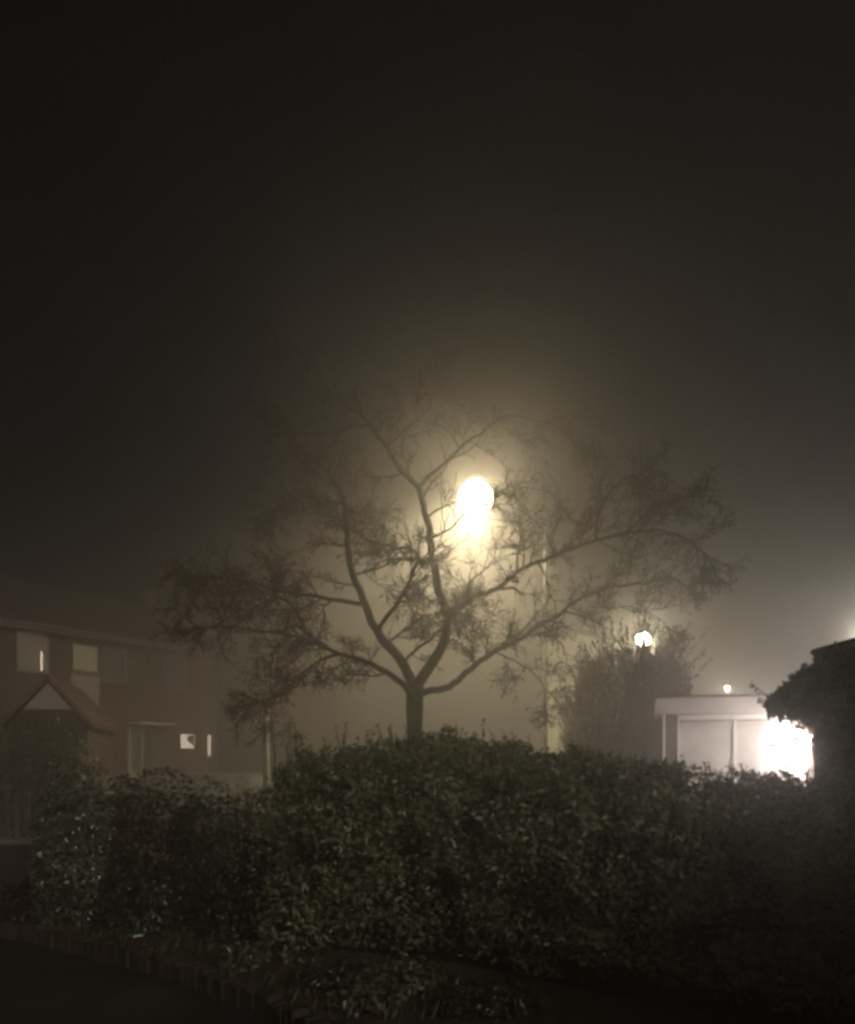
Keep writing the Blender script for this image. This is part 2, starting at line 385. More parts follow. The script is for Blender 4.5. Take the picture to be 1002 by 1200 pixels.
# ------------------------------------------------------------------ low wall and picket fence at the left edge
FD = 8.6
lw = thing('garden_wall', 'low dark brick garden wall under the pale picket fence', 'wall', (XX(-60, FD), FD, 0))
MB().box((-1.2, 0, -.05), (1.28, .22, .66)).build('brickwork', M['dark_brick'], lw)
MB().box((-1.22, -.03, .662), (1.30, .25, .715)).build('coping', M['coping'], lw, bevel=.008)
pf = thing('picket_fence', 'pale weathered picket fence standing on the low wall', 'fence', (XX(-60, FD), FD + .11, .715))
for k in range(19):
    x = -1.15 + k*.105
    MB().prism([(x, 0), (x+.058, 0), (x+.058, .47), (x+.029, .51), (x, .47)], 'y', -.02 + random.uniform(-.004, .004), .0).build('picket', M['fence'], pf)
for z in (.09, .36): MB().box((-1.2, .002, z), (.95, .035, z+.05)).build('rail', M['wood'], pf)

# ------------------------------------------------------------------ branches
class Tree:
    def __init__(s, seed): s.limb = MB(); s.twig = MB(); s.r = random.Random(seed); s.ends = []; s.curves = []; s.gap = None
    def limbs(s, pts, r0, r1, k=8):
        c = curve2([tuple(p) for p in pts], .09)
        fine = np.array([[noise.noise(Vector((q[0]*7, q[1]*7+i_, q[2]*7))) for i_ in (0., 11., 23.)] for q in c])
        wob = np.array([[noise.noise(Vector((q[0]*2.3, q[1]*2.3+9, q[2]*2.3))), noise.noise(Vector((q[0]*2.3+5, q[1], q[2]*2.3))), noise.noise(Vector((q[0], q[1]+3, q[2]*2.3+8)))] for q in c])
        env = np.minimum(1, np.arange(len(c))/6)[:, None]
        c = c + (wob*.05 + fine*.028)*env
        s.curves.append(c)
        rad = r0 + (r1-r0)*np.linspace(0, 1, len(c))**.8
        s.limb.tube(c, rad, k); return c, rad
    def grow(s, p, d, L, r, lvl, maxlvl, up=.05, kids=(7, 6, 5)):
        if s.gap is not None and lvl > 0 and (p - s.gap[0]).length < s.gap[1]*(.5+s.r.random()): return
        n = max(3, int(L/.07)) if lvl < maxlvl else 3
        n = min(n, 14); st = L/n; pts = [p.copy()]; q = p.copy(); d = d.normalized(); ds = [d.copy()]
        for i in range(n):
            j = .15 if lvl < maxlvl else .08
            d = (d + Vector((s.r.gauss(0, j), s.r.gauss(0, j), s.r.gauss(0, j)+up))).normalized()
            q = q + d*st; pts.append(q.copy()); ds.append(d.copy())
        s.twig.tube(pts, np.linspace(r, max(r*.45, .0034), n+1), 5 if r > .012 else 3, cap=False)
        if lvl >= maxlvl: s.ends.append((pts[-1], ds[-1])); return
        m = kids[min(lvl, len(kids)-1)]; m = max(2, int(m*(.6+.8*s.r.random())))
        for k in range(m):
            u = .25 + .75*(k+s.r.random())/m; i = min(n, int(u*n))
            a = Vector((s.r.gauss(0, 1), s.r.gauss(0, 1), s.r.gauss(0, 1)+.15)); a -= a.dot(ds[i])*ds[i]
            nd = ds[i]*.75 + a.normalized()*s.r.uniform(.5, 1.)
            s.grow(pts[i], nd, L*s.r.uniform(.32, .6), max(r*.55, .0042), lvl+1, maxlvl, up, kids)

TD = 12.0
T = Tree(11)
T.gap = (P(557, 600, TD), .82)      # twigs left out where the lamp's glare swallows them
def tp(lst, y0, y1):
    n = len(lst); return [P(x, y, TD + y0 + (y1-y0)*i/(n-1)) for i, (x, y) in enumerate(lst)]
limbs = []
# trunk
trunk_pts = [Vector((XX(487, TD), TD, -.25)), Vector((XX(487, TD), TD, .3)), P(487, 880, TD), P(486, 850, TD), P(486, 825, TD), P(486, 800, TD)]
tc_ = curve2([tuple(p) for p in trunk_pts], .06)
zz = (tc_[:, 2]+.25)/(tc_[-1, 2]+.25)
T.limb.tube(tc_, .118 + .09*np.exp(-zz*9) + .022*np.clip(zz-.85, 0, 1)/.15 + .006*np.sin(zz*31), 14)
spec = [
 ('A', [(486,822),(474,804),(455,790),(435,779),(400,767),(383,757),(361,743),(350,724),(338,706),(318,694)], -.1, -1.2, .055, .015, 1.),
 ('A2', [(400,767),(376,774),(361,787),(347,803),(326,815),(300,822)], -.5, -1.0, .03, .010, 1.),
 ('A3', [(383,757),(352,748),(310,741),(268,735),(236,738)], -.6, -1.4, .026, .008, .9),
 ('B', [(484,802),(470,776),(453,754),(435,724),(420,691),(413,669),(407,640),(404,611),(402,589),(391,561),(376,545),(356,533)], 0, .9, .085, .020, .75),
 ('B1', [(428,712),(394,704),(361,699),(325,691),(292,680),(255,674),(236,674)], .3, -.3, .038, .010, 1.4),
 ('B2', [(449,738),(471,695),(490,662),(493,648),(482,640),(457,640),(435,633),(414,620)], .2, -.4, .038, .014, 1.5),
 ('B3', [(415,674),(440,668),(462,655),(480,652)], .5, .1, .02, .008, 1.),
 ('B4', [(404,600),(380,590),(350,592),(318,600)], .8, 1.2, .02, .006, .7),
 ('C', [(489,802),(500,786),(512,768),(523,743),(523,721),(512,684),(506,640),(501,611),(490,574),(468,548),(453,523),(435,497),(409,475),(383,449),(362,422),(340,402)], 0, -.5, .084, .016, .65),
 ('C1', [(490,574),(504,558),(529,534),(566,504),(600,488),(645,496),(672,515)], -.2, .5, .033, .010, .9),
 ('C2', [(471,774),(493,757),(515,739),(522,728)], .1, -.2, .022, .02, .4),
 ('C3', [(457,754),(482,732),(505,721),(540,712)], .1, .5, .026, .010, 1.),
 ('C4', [(453,523),(478,505),(500,480),(512,452),(520,430)], -.2, .2, .018, .006, .8),
 ('C5', [(505,632),(528,618),(548,598),(570,590)], -.3, -.9, .018, .006, .9),
 ('C6', [(435,497),(405,500),(370,510),(335,500)], -.4, -.8, .016, .006, .8),
 ('D', [(487,822),(496,812),(524,805),(548,787),(584,761),(625,739),(654,720),(676,702),(705,691),(749,682),(785,679),(806,690)], 0, 1.3, .057, .011, .95),
 ('D1', [(560,780),(553,755),(545,735)], .1, .1, .016, .007, .8),
 ('D2', [(584,761),(610,778),(634,800),(640,830)], .3, .9, .016, .006, .7),
 ('D3', [(654,720),(690,722),(730,712),(762,720),(782,738)], .9, 1.6, .018, .006, 1.),
 ('E', [(523,728),(548,706),(584,688),(617,666),(647,651),(698,633),(735,625),(775,622),(800,632),(822,648)], -.1, -1.3, .044, .010, .95),
 ('E1', [(617,666),(614,640),(604,603),(598,580)], -.5, -.5, .016, .006, .5),
 ('E2', [(649,650),(636,622),(612,600)], -.6, -.4, .016, .006, .7),
 ('E3', [(698,633),(702,600),(712,575),(740,560)], -.9, -1.2, .018, .006, .8),
 ('E4', [(735,625),(758,602),(778,588),(800,588)], -1., -1.5, .018, .006, .75),
 ('F', [(523,740),(540,700),(552,680),(575,660),(580,640)], -.1, .6, .026, .008, 1.2),
]
for (nm, lst, a, b, r0, r1, dens) in spec:
    q = tp(lst, a, b)
    if T.curves:      # a limb leaves from the nearest point of an earlier one
        al = np.concatenate(T.curves)
        if nm not in 'ABCD':
            q[0] = Vector(al[np.argmin(((al - np.array(q[0]))**2).sum(1))])
            # carry its depth on smoothly
            dy = q[0].y - (TD + a)
            for i in range(1, len(q)): q[i].y += dy*max(0, 1-i/3)
    c, rad = T.limbs(q, r0, r1, 8 if r0 > .03 else 6)
    L = len(c)*.09
    cnt = int(L*3.9*dens)+4
    for k in range(cnt):
        u = (.22 if r0 > .03 else .12) + .83*(k+T.r.random())/cnt*(1 if r0 > .03 else 1)
        if nm in 'BC' and u < .42: continue
        i = min(len(c)-2, int(min(u, .99)*(len(c)-1)))
        dr = Vector(c[i+1]-c[i]).normalized()
        q = Vector((T.r.gauss(0, 1), T.r.gauss(0, 1), T.r.gauss(0, 1)+.1)); q -= q.dot(dr)*dr
        T.grow(Vector(c[i]), dr*.55+q.normalized()*.9, T.r.uniform(.35, .85), max(.008, min(.016, rad[i]*.5)), 0, 2, .015, (8, 7))
    for k in range(4):
        dr = Vector(c[-1]-c[-4]).normalized()
        T.grow(Vector(c[-1]), dr+Vector((T.r.gauss(0, .5), T.r.gauss(0, .5), T.r.gauss(0, .4))), T.r.uniform(.3, .6), .010, 0, 2, 0, (9, 7))
tree = thing('bare_tree', 'wide spreading bare tree rising behind the hedge in front of the street lamp', 'tree', (XX(487, TD), TD, -.25))
def reparent(o, t):
    o.parent = t; o.matrix_parent_inverse = Matrix.Translation(-Vector(t.location)) if not t.rotation_euler.z else t.matrix_basis.inverted()
    return o
reparent(T.limb.build('trunk', M['bark'], smooth=True), tree)
reparent(T.twig.build('crown', M['twig']), tree)
sel = [e for e in T.ends if T.r.random() < (.75 if e[0].x < -1.5 else .3)]
reparent(leaves('withered_leaves', [e[0] for e in sel], rng.normal(size=(len(sel), 3)), [e[1]*.5+Vector((0, 0, -.6)) for e in sel], rng.uniform(.03, .07, len(sel)), M['rust'], ratio=.55), tree)

# two saplings left of it
def sapling(label, px, d, top, crown, name='sapling', n=9, rust=.6, z0=-.25):
    t = Tree(px); root = Vector((XX(px, d), d, z0)); e = P(px-2, top, d)
    c, rad = t.limbs([root, root.lerp(e, .4)+Vector((.03, 0, 0)), root.lerp(e, .75)-Vector((.04, 0, 0)), e], .030, .008, 6)
    for k in range(n):
        i = int(len(c)*(.55+.44*k/n)); a = t.r.uniform(0, 6.28)
        t.grow(Vector(c[i]), Vector((math.cos(a), math.sin(a), .5)), crown*t.r.uniform(.6, 1.1), .007, 0, 2, 0, (6, 5))
    o = thing(name, label, 'tree', root)
    reparent(t.limb.build('trunk', M['bark'], smooth=True), o); reparent(t.twig.build('crown', M['twig']), o)
    s = [q for q in t.ends if t.r.random() < rust]
    if s: reparent(leaves('withered_leaves', [q[0] for q in s], rng.normal(size=(len(s), 3)), [q[1]*.4+Vector((0, 0, -.7)) for q in s], rng.uniform(.03, .065, len(s)), M['rust'], ratio=.6), o)
sapling('young tree with rusty leaves beside the pale concrete post', 322, 13.2, 762, .55, n=16, rust=.9)
sapling('thin bare sapling just right of the rusty young tree', 343, 11.5, 848, .22, n=6, rust=.2)

# ------------------------------------------------------------------ street lamps
def column_lamp(label, d, pole_px, head_px, head_py, col, watts, name='street_lamp', bowl=.16, m='bowl', z0=-.25, group='street lamps in the fog', lr=.10, glow=.03, tilt=0., aim=-4.):
    hz = ZZ(head_py, d); hx = XX(head_px, d); px_ = XX(pole_px, d)
    t = thing(name, label, 'street lamp', (px_, d, z0), 0, group)
    h = hz - z0; dx = hx - px_
    MB().tube([(0, 0, 0), (0, 0, 1.1), (0, 0, 1.15), (0, 0, h*.6), (0, 0, h+.05)], [.085, .085, .058, .05, .038], 14).build('column', M['steel'], t, smooth=True)
    if abs(dx) > .3:
        a = [(dx*u*.94, 0, h + .05 + .26*math.sin(u*math.pi*.5) - .0*u) for u in np.linspace(0, 1, 9)]
        MB().tube(a, .026, 8).build('bracket_arm', M['steel'], t, smooth=True)
        zc = h + .30
    else: zc = h + .12
    # lantern: tapered canopy above, glare ball below
    cn = MB(); rings = [(.05, .12), (.12, .11), (.2, .06), (.22, .01), (.2, .0)]
    k = 20; v = []
    rings = [(r*bowl*2.4, z*bowl*3) for r, z in rings]
    for (r, z) in rings: v += [(dx + r*math.cos(2*math.pi*j/k), r*math.sin(2*math.pi*j/k), zc-.004+z) for j in range(k)]
    f = [(i*k+j, i*k+(j+1) % k, (i+1)*k+(j+1) % k, (i+1)*k+j) for i in range(len(rings)-1) for j in range(k)] + [tuple(range(k))[::-1], tuple((len(rings)-1)*k+j for j in range(k))]
    ln_ = cn.add(v, f).build('lantern', M['lampgrey'], t, smooth=True)
    kk = 24; v = []
    for q in range(1, 12):
        th = math.pi*q/12; v += [(dx + bowl*math.sin(th)*math.cos(2*math.pi*w/kk), bowl*math.sin(th)*math.sin(2*math.pi*w/kk), zc-bowl+bowl*math.cos(th)) for w in range(kk)]
    n_ = len(v); v += [(dx, 0, zc-.001), (dx, 0, zc-2*bowl)]
    f = [(q*kk+w, (q+1)*kk+w, (q+1)*kk+(w+1) % kk, q*kk+(w+1) % kk) for q in range(10) for w in range(kk)] + [(n_, w, (w+1) % kk) for w in range(kk)] + [(n_+1, 10*kk+(w+1) % kk, 10*kk+w) for w in range(kk)]
    gm_ = emis('glare_glow', col, watts*glow/(4*math.pi*bowl*bowl*math.pi)); gm_.cycles.emission_sampling = 'FRONT'
    gn = gm_.node_tree.nodes; gl_ = gm_.node_tree.links; gn.remove(gn['Principled BSDF'])      # glowing ball shaped as the lamp's glare, clear so the spot shines through
    ge = gn.new('ShaderNodeEmission'); ge.inputs['Color'].default_value = (*col, 1); ge.inputs['Strength'].default_value = watts*glow/(4*math.pi*bowl*bowl*math.pi)
    gt = gn.new('ShaderNodeBsdfTransparent'); ga = gn.new('ShaderNodeAddShader')
    gl_.new(ge.outputs[0], ga.inputs[0]); gl_.new(gt.outputs[0], ga.inputs[1]); gl_.new(ga.outputs[0], gn['Material Output'].inputs['Surface'])
    MB().add(v, f).build('glare_globe', gm_, ln_, smooth=True)
    li = bpy.data.lights.new('lamp_light', 'SPOT'); li.energy = watts; li.color = col; li.shadow_soft_size = lr   # the lantern throws its light down
    li.spot_size = R(CONE[0]); li.spot_blend = CONE[1]
    lo = bpy.data.objects.new('lamp_light', li); C.objects.link(lo); lo.parent = t
    lo.location = (dx, 0, zc-bowl); lo.rotation_euler = (R(aim), R(-tilt), 0)
    return t
WARM = (1., .83, .52)
CONE = (158, 1.)
LAMPS = dict(main=10500, second=700, hidden=1300, far=1500, flood=380)
column_lamp('tall street lamp glowing warm white behind the bare tree', 20., 639, 557, 578, WARM, LAMPS['main'], bowl=.42, glow=.015, lr=.10, tilt=-13., aim=7.)
column_lamp('shorter street lamp shining through the top of the conifer', 24., 766, 754, 746, (1., .88, .60), LAMPS['second'], bowl=.20, glow=.2)
column_lamp('far away street lamp, a small dot over the garage roof', 48., 852, 852, 807, (1., .88, .66), LAMPS['far'], bowl=.11, glow=.12)
column_lamp('street lamp at the right edge behind the dark brick wall', 26., 1018, 1016, 740, (1., .92, .80), LAMPS['hidden'], bowl=.2, glow=.10)

# ------------------------------------------------------------------ the tall conifer beside the garage
CD = 16.2
cf_ = thing('conifer', 'big dark upright conifer with feathery tip beside the garage', 'tree', (XX(738, CD), CD, -.25))
outl = [(-.25, .75), (.4, 1.02), (1.1, 1.16), (1.9, 1.15), (2.4, 1.05), (2.9, .88), (3.3, .66), (3.62, .42), (3.9, .18)]
oz = [a for a, b in outl]; orr = [b for a, b in outl]
NS = 2300; lp, ln, lt_ = [], [], []; st = MB()
for k in range(NS):
    z = rng.uniform(-.2, 3.25); r = float(np.interp(z, oz, orr)) * (1-.35*rng.random()**2); a = rng.uniform(0, 6.28)
    r *= 1 + .16*noise.noise(Vector((math.cos(a)*1.6, math.sin(a)*1.6, z*1.3)))
    q = np.array([math.cos(a)*r, math.sin(a)*r, z+.25]); o_ = np.array([math.cos(a), math.sin(a), 0])
    L = rng.uniform(.22, .5)*(1.25 if z > 2.6 else 1)
    if rng.random() < .06 and z > 2.3: L *= 1.5
    dr = unit(o_*rng.uniform(.25, .6) + np.array([0, 0, 1.]) + rng.normal(size=3)*.15)
    e = q + dr*L
    m_ = int(16+L*34)
    u = rng.random(m_); pp = q + dr*L*u[:, None]
    sd = rng.normal(size=(m_, 3))
    lp.append(pp + sd*.015*(1-u)[:, None]); lt_.append(dr + sd*.55*(1.1-u)[:, None]); ln.append(o_ + rng.normal(size=(m_, 3))*.7)
lp = np.concatenate(lp); ln = np.concatenate(ln); lt_ = np.concatenate(lt_)
leaves('foliage', lp, ln, lt_, rng.uniform(.05, .13, len(lp)), M['conifer'], cf_, ratio=.28)
st.tube([(0, 0, 0), (.02, 0, 1.5), (0, .02, 3.0)], [.12, .08, .03], 8)
cvv = []; kk = 18; zs = np.linspace(.05, 3.0, 12)
for z in zs:
    for j in range(kk):
        a = 2*math.pi*j/kk; r = float(np.interp(z, oz, orr))*.74*(1+.22*noise.noise(Vector((math.cos(a)*2, math.sin(a)*2, z*2))))
        cvv.append((math.cos(a)*r, math.sin(a)*r, z+.1+.15*noise.noise(Vector((a, z, 4)))))
MB().add(cvv, [(i*kk+j, i*kk+(j+1) % kk, (i+1)*kk+(j+1) % kk, (i+1)*kk+j) for i in range(11) for j in range(kk)] + [tuple(11*kk+j for j in range(kk))]).build('dark_core', M['hedge_core'], cf_)  # solid dark core added so nothing bright shows through
for k in range(40):
    z = rng.uniform(.2, 2.9); a = rng.uniform(0, 6.28); r = float(np.interp(z, oz, orr))*.85
    st.tube([(0, 0, z), (math.cos(a)*r*.6, math.sin(a)*r*.6, z+.2), (math.cos(a)*r, math.sin(a)*r, z+.6)], [.025, .015, .006], 5)
st.build('trunk', M['bark'], cf_)

# feathery top sprays of the conifer, leaning right, are part of foliage above; a few long ones:
lp, ln, lt_ = [], [], []
for (bx, by, ex, ey) in ((770,800,808,742),(775,805,820,752),(760,790,790,738),(745,790,772,730),(735,790,742,725),(715,800,700,745),(700,810,682,762),(755,780,760,722),(780,815,822,768),(725,790,722,732),(765,795,800,735),(690,820,672,775),(748,770,752,728),(740,775,733,735)):
    for rep in range(3):
        q = np.array(P(bx, by, CD+rng.normal()*.25))-np.array(cf_.location); e = np.array(P(ex+rng.normal()*7, ey+rng.normal()*8, CD+rng.normal()*.35))-np.array(cf_.location)
        m_ = 60; u = rng.random(m_); sd = rng.normal(size=(m_, 3)); dr = unit(e-q)
        lp.append(q+(e-q)*u[:, None]+sd*.02*(1-u)[:, None]); lt_.append(dr+sd*.5*(1.05-u)[:, None]); ln.append(rng.normal(size=(m_, 3)))
lp = np.concatenate(lp); ln = np.concatenate(ln); lt_ = np.concatenate(lt_)
leaves('top_sprays', lp, ln, lt_, rng.uniform(.05, .12, len(lp)), M['conifer'], cf_, ratio=.25)

# ------------------------------------------------------------------ the garage
GD = 13.5
gx0 = XX(768, GD)
GA = R(-15.2)
gr = thing('garage', 'pale flat roofed garage with wide white doors lit by the floodlight', 'garage', (gx0, GD, -.25), GA)
H0 = .25
def gxx(px): k = (px-501)/FPX; return (k*GD - gx0)/(math.cos(GA) - k*math.sin(GA))
zt, zb = ZZ(819, GD)+H0, ZZ(838, GD)+H0
MB().box((.0, -.28, zb), (3.6, 5.2, zt)).build('fascia', M['fascia'], gr, bevel=.01)
MB().box((-.03, -.31, zt+.002), (3.63, 5.23, zt+.03)).build('roof', M['felt'], gr)
MB().box((gxx(781), .02, 0), (gxx(793.5), 5.0, zb-.002)).box((gxx(781), 4.85, 0), (3.45, 5.0, zb-.002)).box((3.33, .02, 0), (3.45, 4.84, zb-.002)).build('wall', M['brick'], gr)
MB().box((gxx(776.5), -.24, 0), (gxx(779.5), -.19, zb-.002)).build('roof_post', M['white'], gr)
MB().box((gxx(794), -.02, zb-.09), (3.32, .06, zb-.003)).build('door_head', M['white'], gr)
for (a, b) in ((794, 796.6), (859.5, 863.5), (945, 948)):
    MB().box((gxx(a), -.02, 0), (gxx(b), .06, zb-.092)).build('door_jamb', M['white'], gr)
for (a, b) in ((796.8, 859.3), (863.7, 944.8)):
    x0, x1 = gxx(a), gxx(b); ht = zb-.10
    d_ = MB().box((x0, .03, .02), (x1, .07, ht)).build('door', M['door'], gr)
    MB().box((x0+.05, .022, .5), (x1-.05, .0285, ht-.2)).build('door_panel', M['door'], d_, bevel=.002)
    MB().box((x0+.02, .0, ht-.12), (x1-.02, .0285, ht-.01)).build('top_rail', M['fascia'], d_)
    MB().tube([(x1-.09, .005, 1.05), (x1-.09, .005, 1.17)], .012, 8).build('handle', M['steel'], d_)

# floodlight on a timber post
FLD = 12.2
fp = thing('floodlight_post', 'timber post carrying the floodlight in front of the garage', 'post', (XX(951, FLD), FLD, -.25))
MB().box((-.045, -.045, 0), (.045, .045, 2.35)).build('post', M['wood'], fp, bevel=.006)
fl = thing('floodlight', 'glaring white floodlight aimed left along the garage doors', 'floodlight', (XX(944, FLD), FLD-.03, ZZ(868, FLD)), R(-62))
mt = Matrix.Rotation(R(18), 4, 'X')
MB().box((-.11, .0, -.09), (.11, .07, .09), mt).build('housing', M['lampgrey'], fl, bevel=.012)
MB().box((-.095, -.012, -.075), (.095, -.002, .075), mt).build('lens', M['flood'], fl)
MB().tube([(-.125, .03, -.01), (-.125, .10, .0), (.125, .10, .0), (.125, .03, -.01)], .008, 6).build('bracket', M['lampgrey'], fl)
li = bpy.data.lights.new('flood_light', 'SPOT'); li.spot_size = R(150); li.spot_blend = .5; li.energy = LAMPS['flood']; li.color = (1., .89, .84); li.shadow_soft_size = .09
lo = bpy.data.objects.new('flood_light', li); C.objects.link(lo); lo.parent = fl; lo.location = (0, -.14, -.02); lo.rotation_euler = (R(90-10), 0, 0)
li = bpy.data.lights.new('flood_glow', 'POINT'); li.energy = 80; li.color = (1., .89, .84); li.shadow_soft_size = .09
lo = bpy.data.objects.new('flood_glow', li); C.objects.link(lo); lo.parent = fl; lo.location = (0, -.14, -.02)

# ------------------------------------------------------------------ dark brick wall and climber at the right
WD = 5.9
wl = thing('brick_wall', 'tall dark brick wall with flat coping at the right edge', 'wall', (XX(979, WD), WD, 0))
wh = ZZ(761, WD)
MB().box((0, 0, -.05), (.33, .33, wh)).box((.33, .02, -.05), (2.5, .31, wh-.002)).box((.02, -7.5, -.05), (.31, 0, wh-.002)).build('brickwork', M['dark_brick'], wl)  # long arm towards the camera is added, unseen, to shade the hedge
MB().box((-.01, -7.5, wh+.002), (.34, .37, wh+.045)).box((.342, .0, wh+.002), (2.52, .37, wh+.045)).build('coping', M['dark_brick'], wl, bevel=.01)
cl = thing('climbing_shrub', 'dark ivy like shrub spilling left over the brick wall', 'shrub', (XX(985, 6.4), 6.35, 0))
poly = [(903,829),(918,812),(938,797),(958,781),(972,767),(985,762),(990,790),(992,960),(968,965),(972,905),(972,870),(958,848),(932,838)]
def inside(x, y):
    c = False; j = len(poly)-1
    for i in range(len(poly)):
        (xi, yi), (xj, yj) = poly[i], poly[j]
        if (yi > y) != (yj > y) and x < (xj-xi)*(y-yi)/(yj-yi)+xi: c = not c
        j = i
    return c
lp = []
while len(lp) < 8500:
    x, y = rng.uniform(898, 1012), rng.uniform(755, 968)
    if inside(x+rng.normal()*4, y+rng.normal()*4):
        d = rng.uniform(5.55, 6.5); lp.append(np.array(P(x, y, d))-np.array(cl.location))
lp = np.array(lp); n = len(lp)
leaves('foliage', lp, rng.normal(size=(n, 3))+np.array([-.3, -.7, .5]), rng.normal(size=(n, 3))*.7+np.array([-.5, 0, -.3]), rng.uniform(.035, .075, n), M['ivy'], cl, ratio=.7)
st = MB(); lp, ln, lt_ = [], [], []
def twigline(pts, nleaf):
    q = [np.array(P(x, y, 6.5))-np.array(cl.location) for x, y in pts]
    st.tube(curve2([tuple(a) for a in q], .03), .004, 4)
    for _ in range(nleaf):
        i = rng.integers(0, len(q)-1); u = rng.random(); lp.append(q[i]*(1-u)+q[i+1]*u); ln.append(rng.normal(size=3)); lt_.append(rng.normal(size=3))
twigline([(915,826),(900,816),(888,807),(880,800)], 9); twigline([(912,832),(898,820),(886,819)], 6); twigline([(945,790),(950,784),(946,776)], 6)
twigline([(940,850),(943,862),(941,875)], 8); twigline([(930,846),(935,856),(933,866)], 8); twigline([(925,912),(912,893),(908,868)], 5); twigline([(935,915),(920,900),(917,890)], 5)
for k in range(12):
    e = np.array(P(rng.uniform(915, 1000), rng.uniform(775, 840), 6.6))-np.array(cl.location)
    st.tube([(rng.uniform(-.1, .3), .2, 0), (rng.uniform(-.1, .2), .2, 1.2), tuple(e)], [.02, .014, .005], 5)
st.build('stems', M['twig'], cl)
leaves('twig_leaves', lp, ln, lt_, rng.uniform(.03, .06, len(lp)), M['ivy'], cl, ratio=.6)

# ------------------------------------------------------------------ houses
K = 1.28        # storey and bay size of the terrace
def terrace(name, label, x0, y0, t0, t1, wins, doors, panels, eave=4.95, ridge=6.5, deep=7., chimney=None, rz=60, z0=-.25):
    """terraced house whose front runs along local x; local -y looks at the street"""
    zf = lambda z: 1.6 + (z-1.6)*K if z > .4 else z
    t0 *= K; t1 *= K; eave = zf(eave); ridge = zf(ridge); chimney = chimney*K if chimney is not None else None
    wins = [(a*K, b*K, zf(c), zf(d), m) for a, b, c, d, m in wins]; panels = [(a*K, b*K, zf(c), zf(d), m) for a, b, c, d, m in panels]
    doors = [(a*K, b*K, zf(c), m) for a, b, c, m in doors]
    h = thing(name, label, 'house', (x0, y0, z0), R(rz)); E = eave - z0
    MB().box((t0, 0, 0), (t1, deep, E)).build('wall', M['brick'], h)
    rf = MB(); ov = .35; rd = ridge-z0; mid = deep/2
    s = (rd-E)/mid
    a = (-ov, E-ov*s+.09)
    rf.prism([(-ov, E-ov*s+.02), (mid, rd+.02), (deep+ov, E-ov*s+.02), (deep+ov, E-ov*s+.14), (mid, rd+.14), (-ov, E-ov*s+.14)], 'x', t0-.1, t1-.003)
    ro = rf.build('roof', M['roof'], h)
    if chimney is not None: MB().box((chimney-.3, mid-.25, rd-.3), (chimney+.3, mid+.25, rd+.7)).build('chimney', M['brick'], ro)
    MB().box((t0, -.38, E-.27), (t1-.003, -.33, E-.10)).build('fascia', M['coping'], h)
    MB().tube([(t0, -.44, E-.12), (t1-.01, -.44, E-.12)], .055, 8).build('gutter', M['lampgrey'], h)
    MB().tube([(t1-.15, -.44, E-.14), (t1-.15, -.42, E-.3), (t1-.15, -.07, E-.75), (t1-.15, -.07, .05)], .04, 8).build('downpipe', M['lampgrey'], h, smooth=True)
    for (a, b, c, d, m) in panels: MB().box((a, -.05, c-z0), (b, -.002, d-z0)).build('wall_panel', M[m], h)
    for (a, b, c, d, m) in wins:
        c -= z0; d -= z0; fw = .05
        w = MB().box((a, -.09, c), (b, -.0525, c+fw)).box((a, -.09, d-fw), (b, -.0525, d)).box((a, -.09, c+fw), (a+fw, -.0525, d-fw)).box((b-fw, -.09, c+fw), (b, -.0525, d-fw))
        wo = w.build('window', M['frame'], h)
        MB().box((a+fw+.001, -.066, c+fw+.001), (b-fw-.001, -.054, d-fw-.001)).build('pane', M[m], wo)
        MB().box((a-.05, -.14, c-.05), (b+.05, -.0505, c-.002)).build('sill', M['coping'], wo)
        if b-a > 1.45: MB().box(((a+b)/2-.025, -.088, c+fw+.001), ((a+b)/2+.025, -.067, d-fw-.001)).build('mullion', M['white'], wo)
    for (a, b, top, m) in doors:
        d_ = MB().box((a, -.08, .05), (b, -.003, top-z0)).build('door', M[m], h)
        MB().box((a+.12, -.09, 1.2), (b-.12, -.081, top-z0-.15)).build('pane', M['pane'], d_)
        MB().tube([(b-.08, -.1, 1.0), (b-.08, -.1, 1.15)], .015, 6).build('handle', M['steel'], d_)
    return h
HX0, HY0 = -10.45*K, 20.1*K
h1 = terrace('terraced_house', 'nearer fogbound terraced house with a lit curtain gap upstairs', HX0, HY0, -5., 4.5,
    wins=[(-3.4, -2.2, 3.6, 4.7, 'curtain'), (-1.1, -.3, 3.65, 4.7, 'curtain'), (.40, 1.32, 3.72, 4.76, 'curtain'), (1.98, 2.80, 3.83, 4.58, 'blind'), (2.95, 3.75, 3.65, 4.6, 'pane'), (.2, 1.5, .7, 2.1, 'pane')],
    doors=[(3.82, 4.34, 2.45, 'render')],
    panels=[(-.2, .36, .3, 4.8, 'tile'), (1.36, 1.94, .3, 4.8, 'tile'), (1.96, 2.84, 1.5, 3.76, 'curtain'), (2.86, 3.78, .3, 3.6, 'tile')], chimney=-1.0)
zh = lambda z: 1.85 + (z-1.85)*K
sl = MB().box((1.07*K, -.076, zh(3.98)), (1.105*K, -.067, zh(4.50))).build('curtain_gap', M['litslit'], h1)
MB().box((3.7*K, -.85, zh(2.72)), (5.0*K, -.06, zh(2.78))).build('door_canopy', M['fascia'], h1)
h2 = terrace('terraced_house', 'farther fogbound terraced house with two lit downstairs windows', HX0, HY0, 4.5, 7.35,
    wins=[(5.1, 6.0, 3.6, 4.6, 'pane'), (5.72, 6.36, 1.78, 2.28, 'litwin'), (6.84, 7.06, 1.55, 2.28, 'litwin')],
    doors=[(4.72, 5.3, 2.3, 'pane')], panels=[(4.55, 5.0, 2.5, 4.8, 'tile')], chimney=6.9)
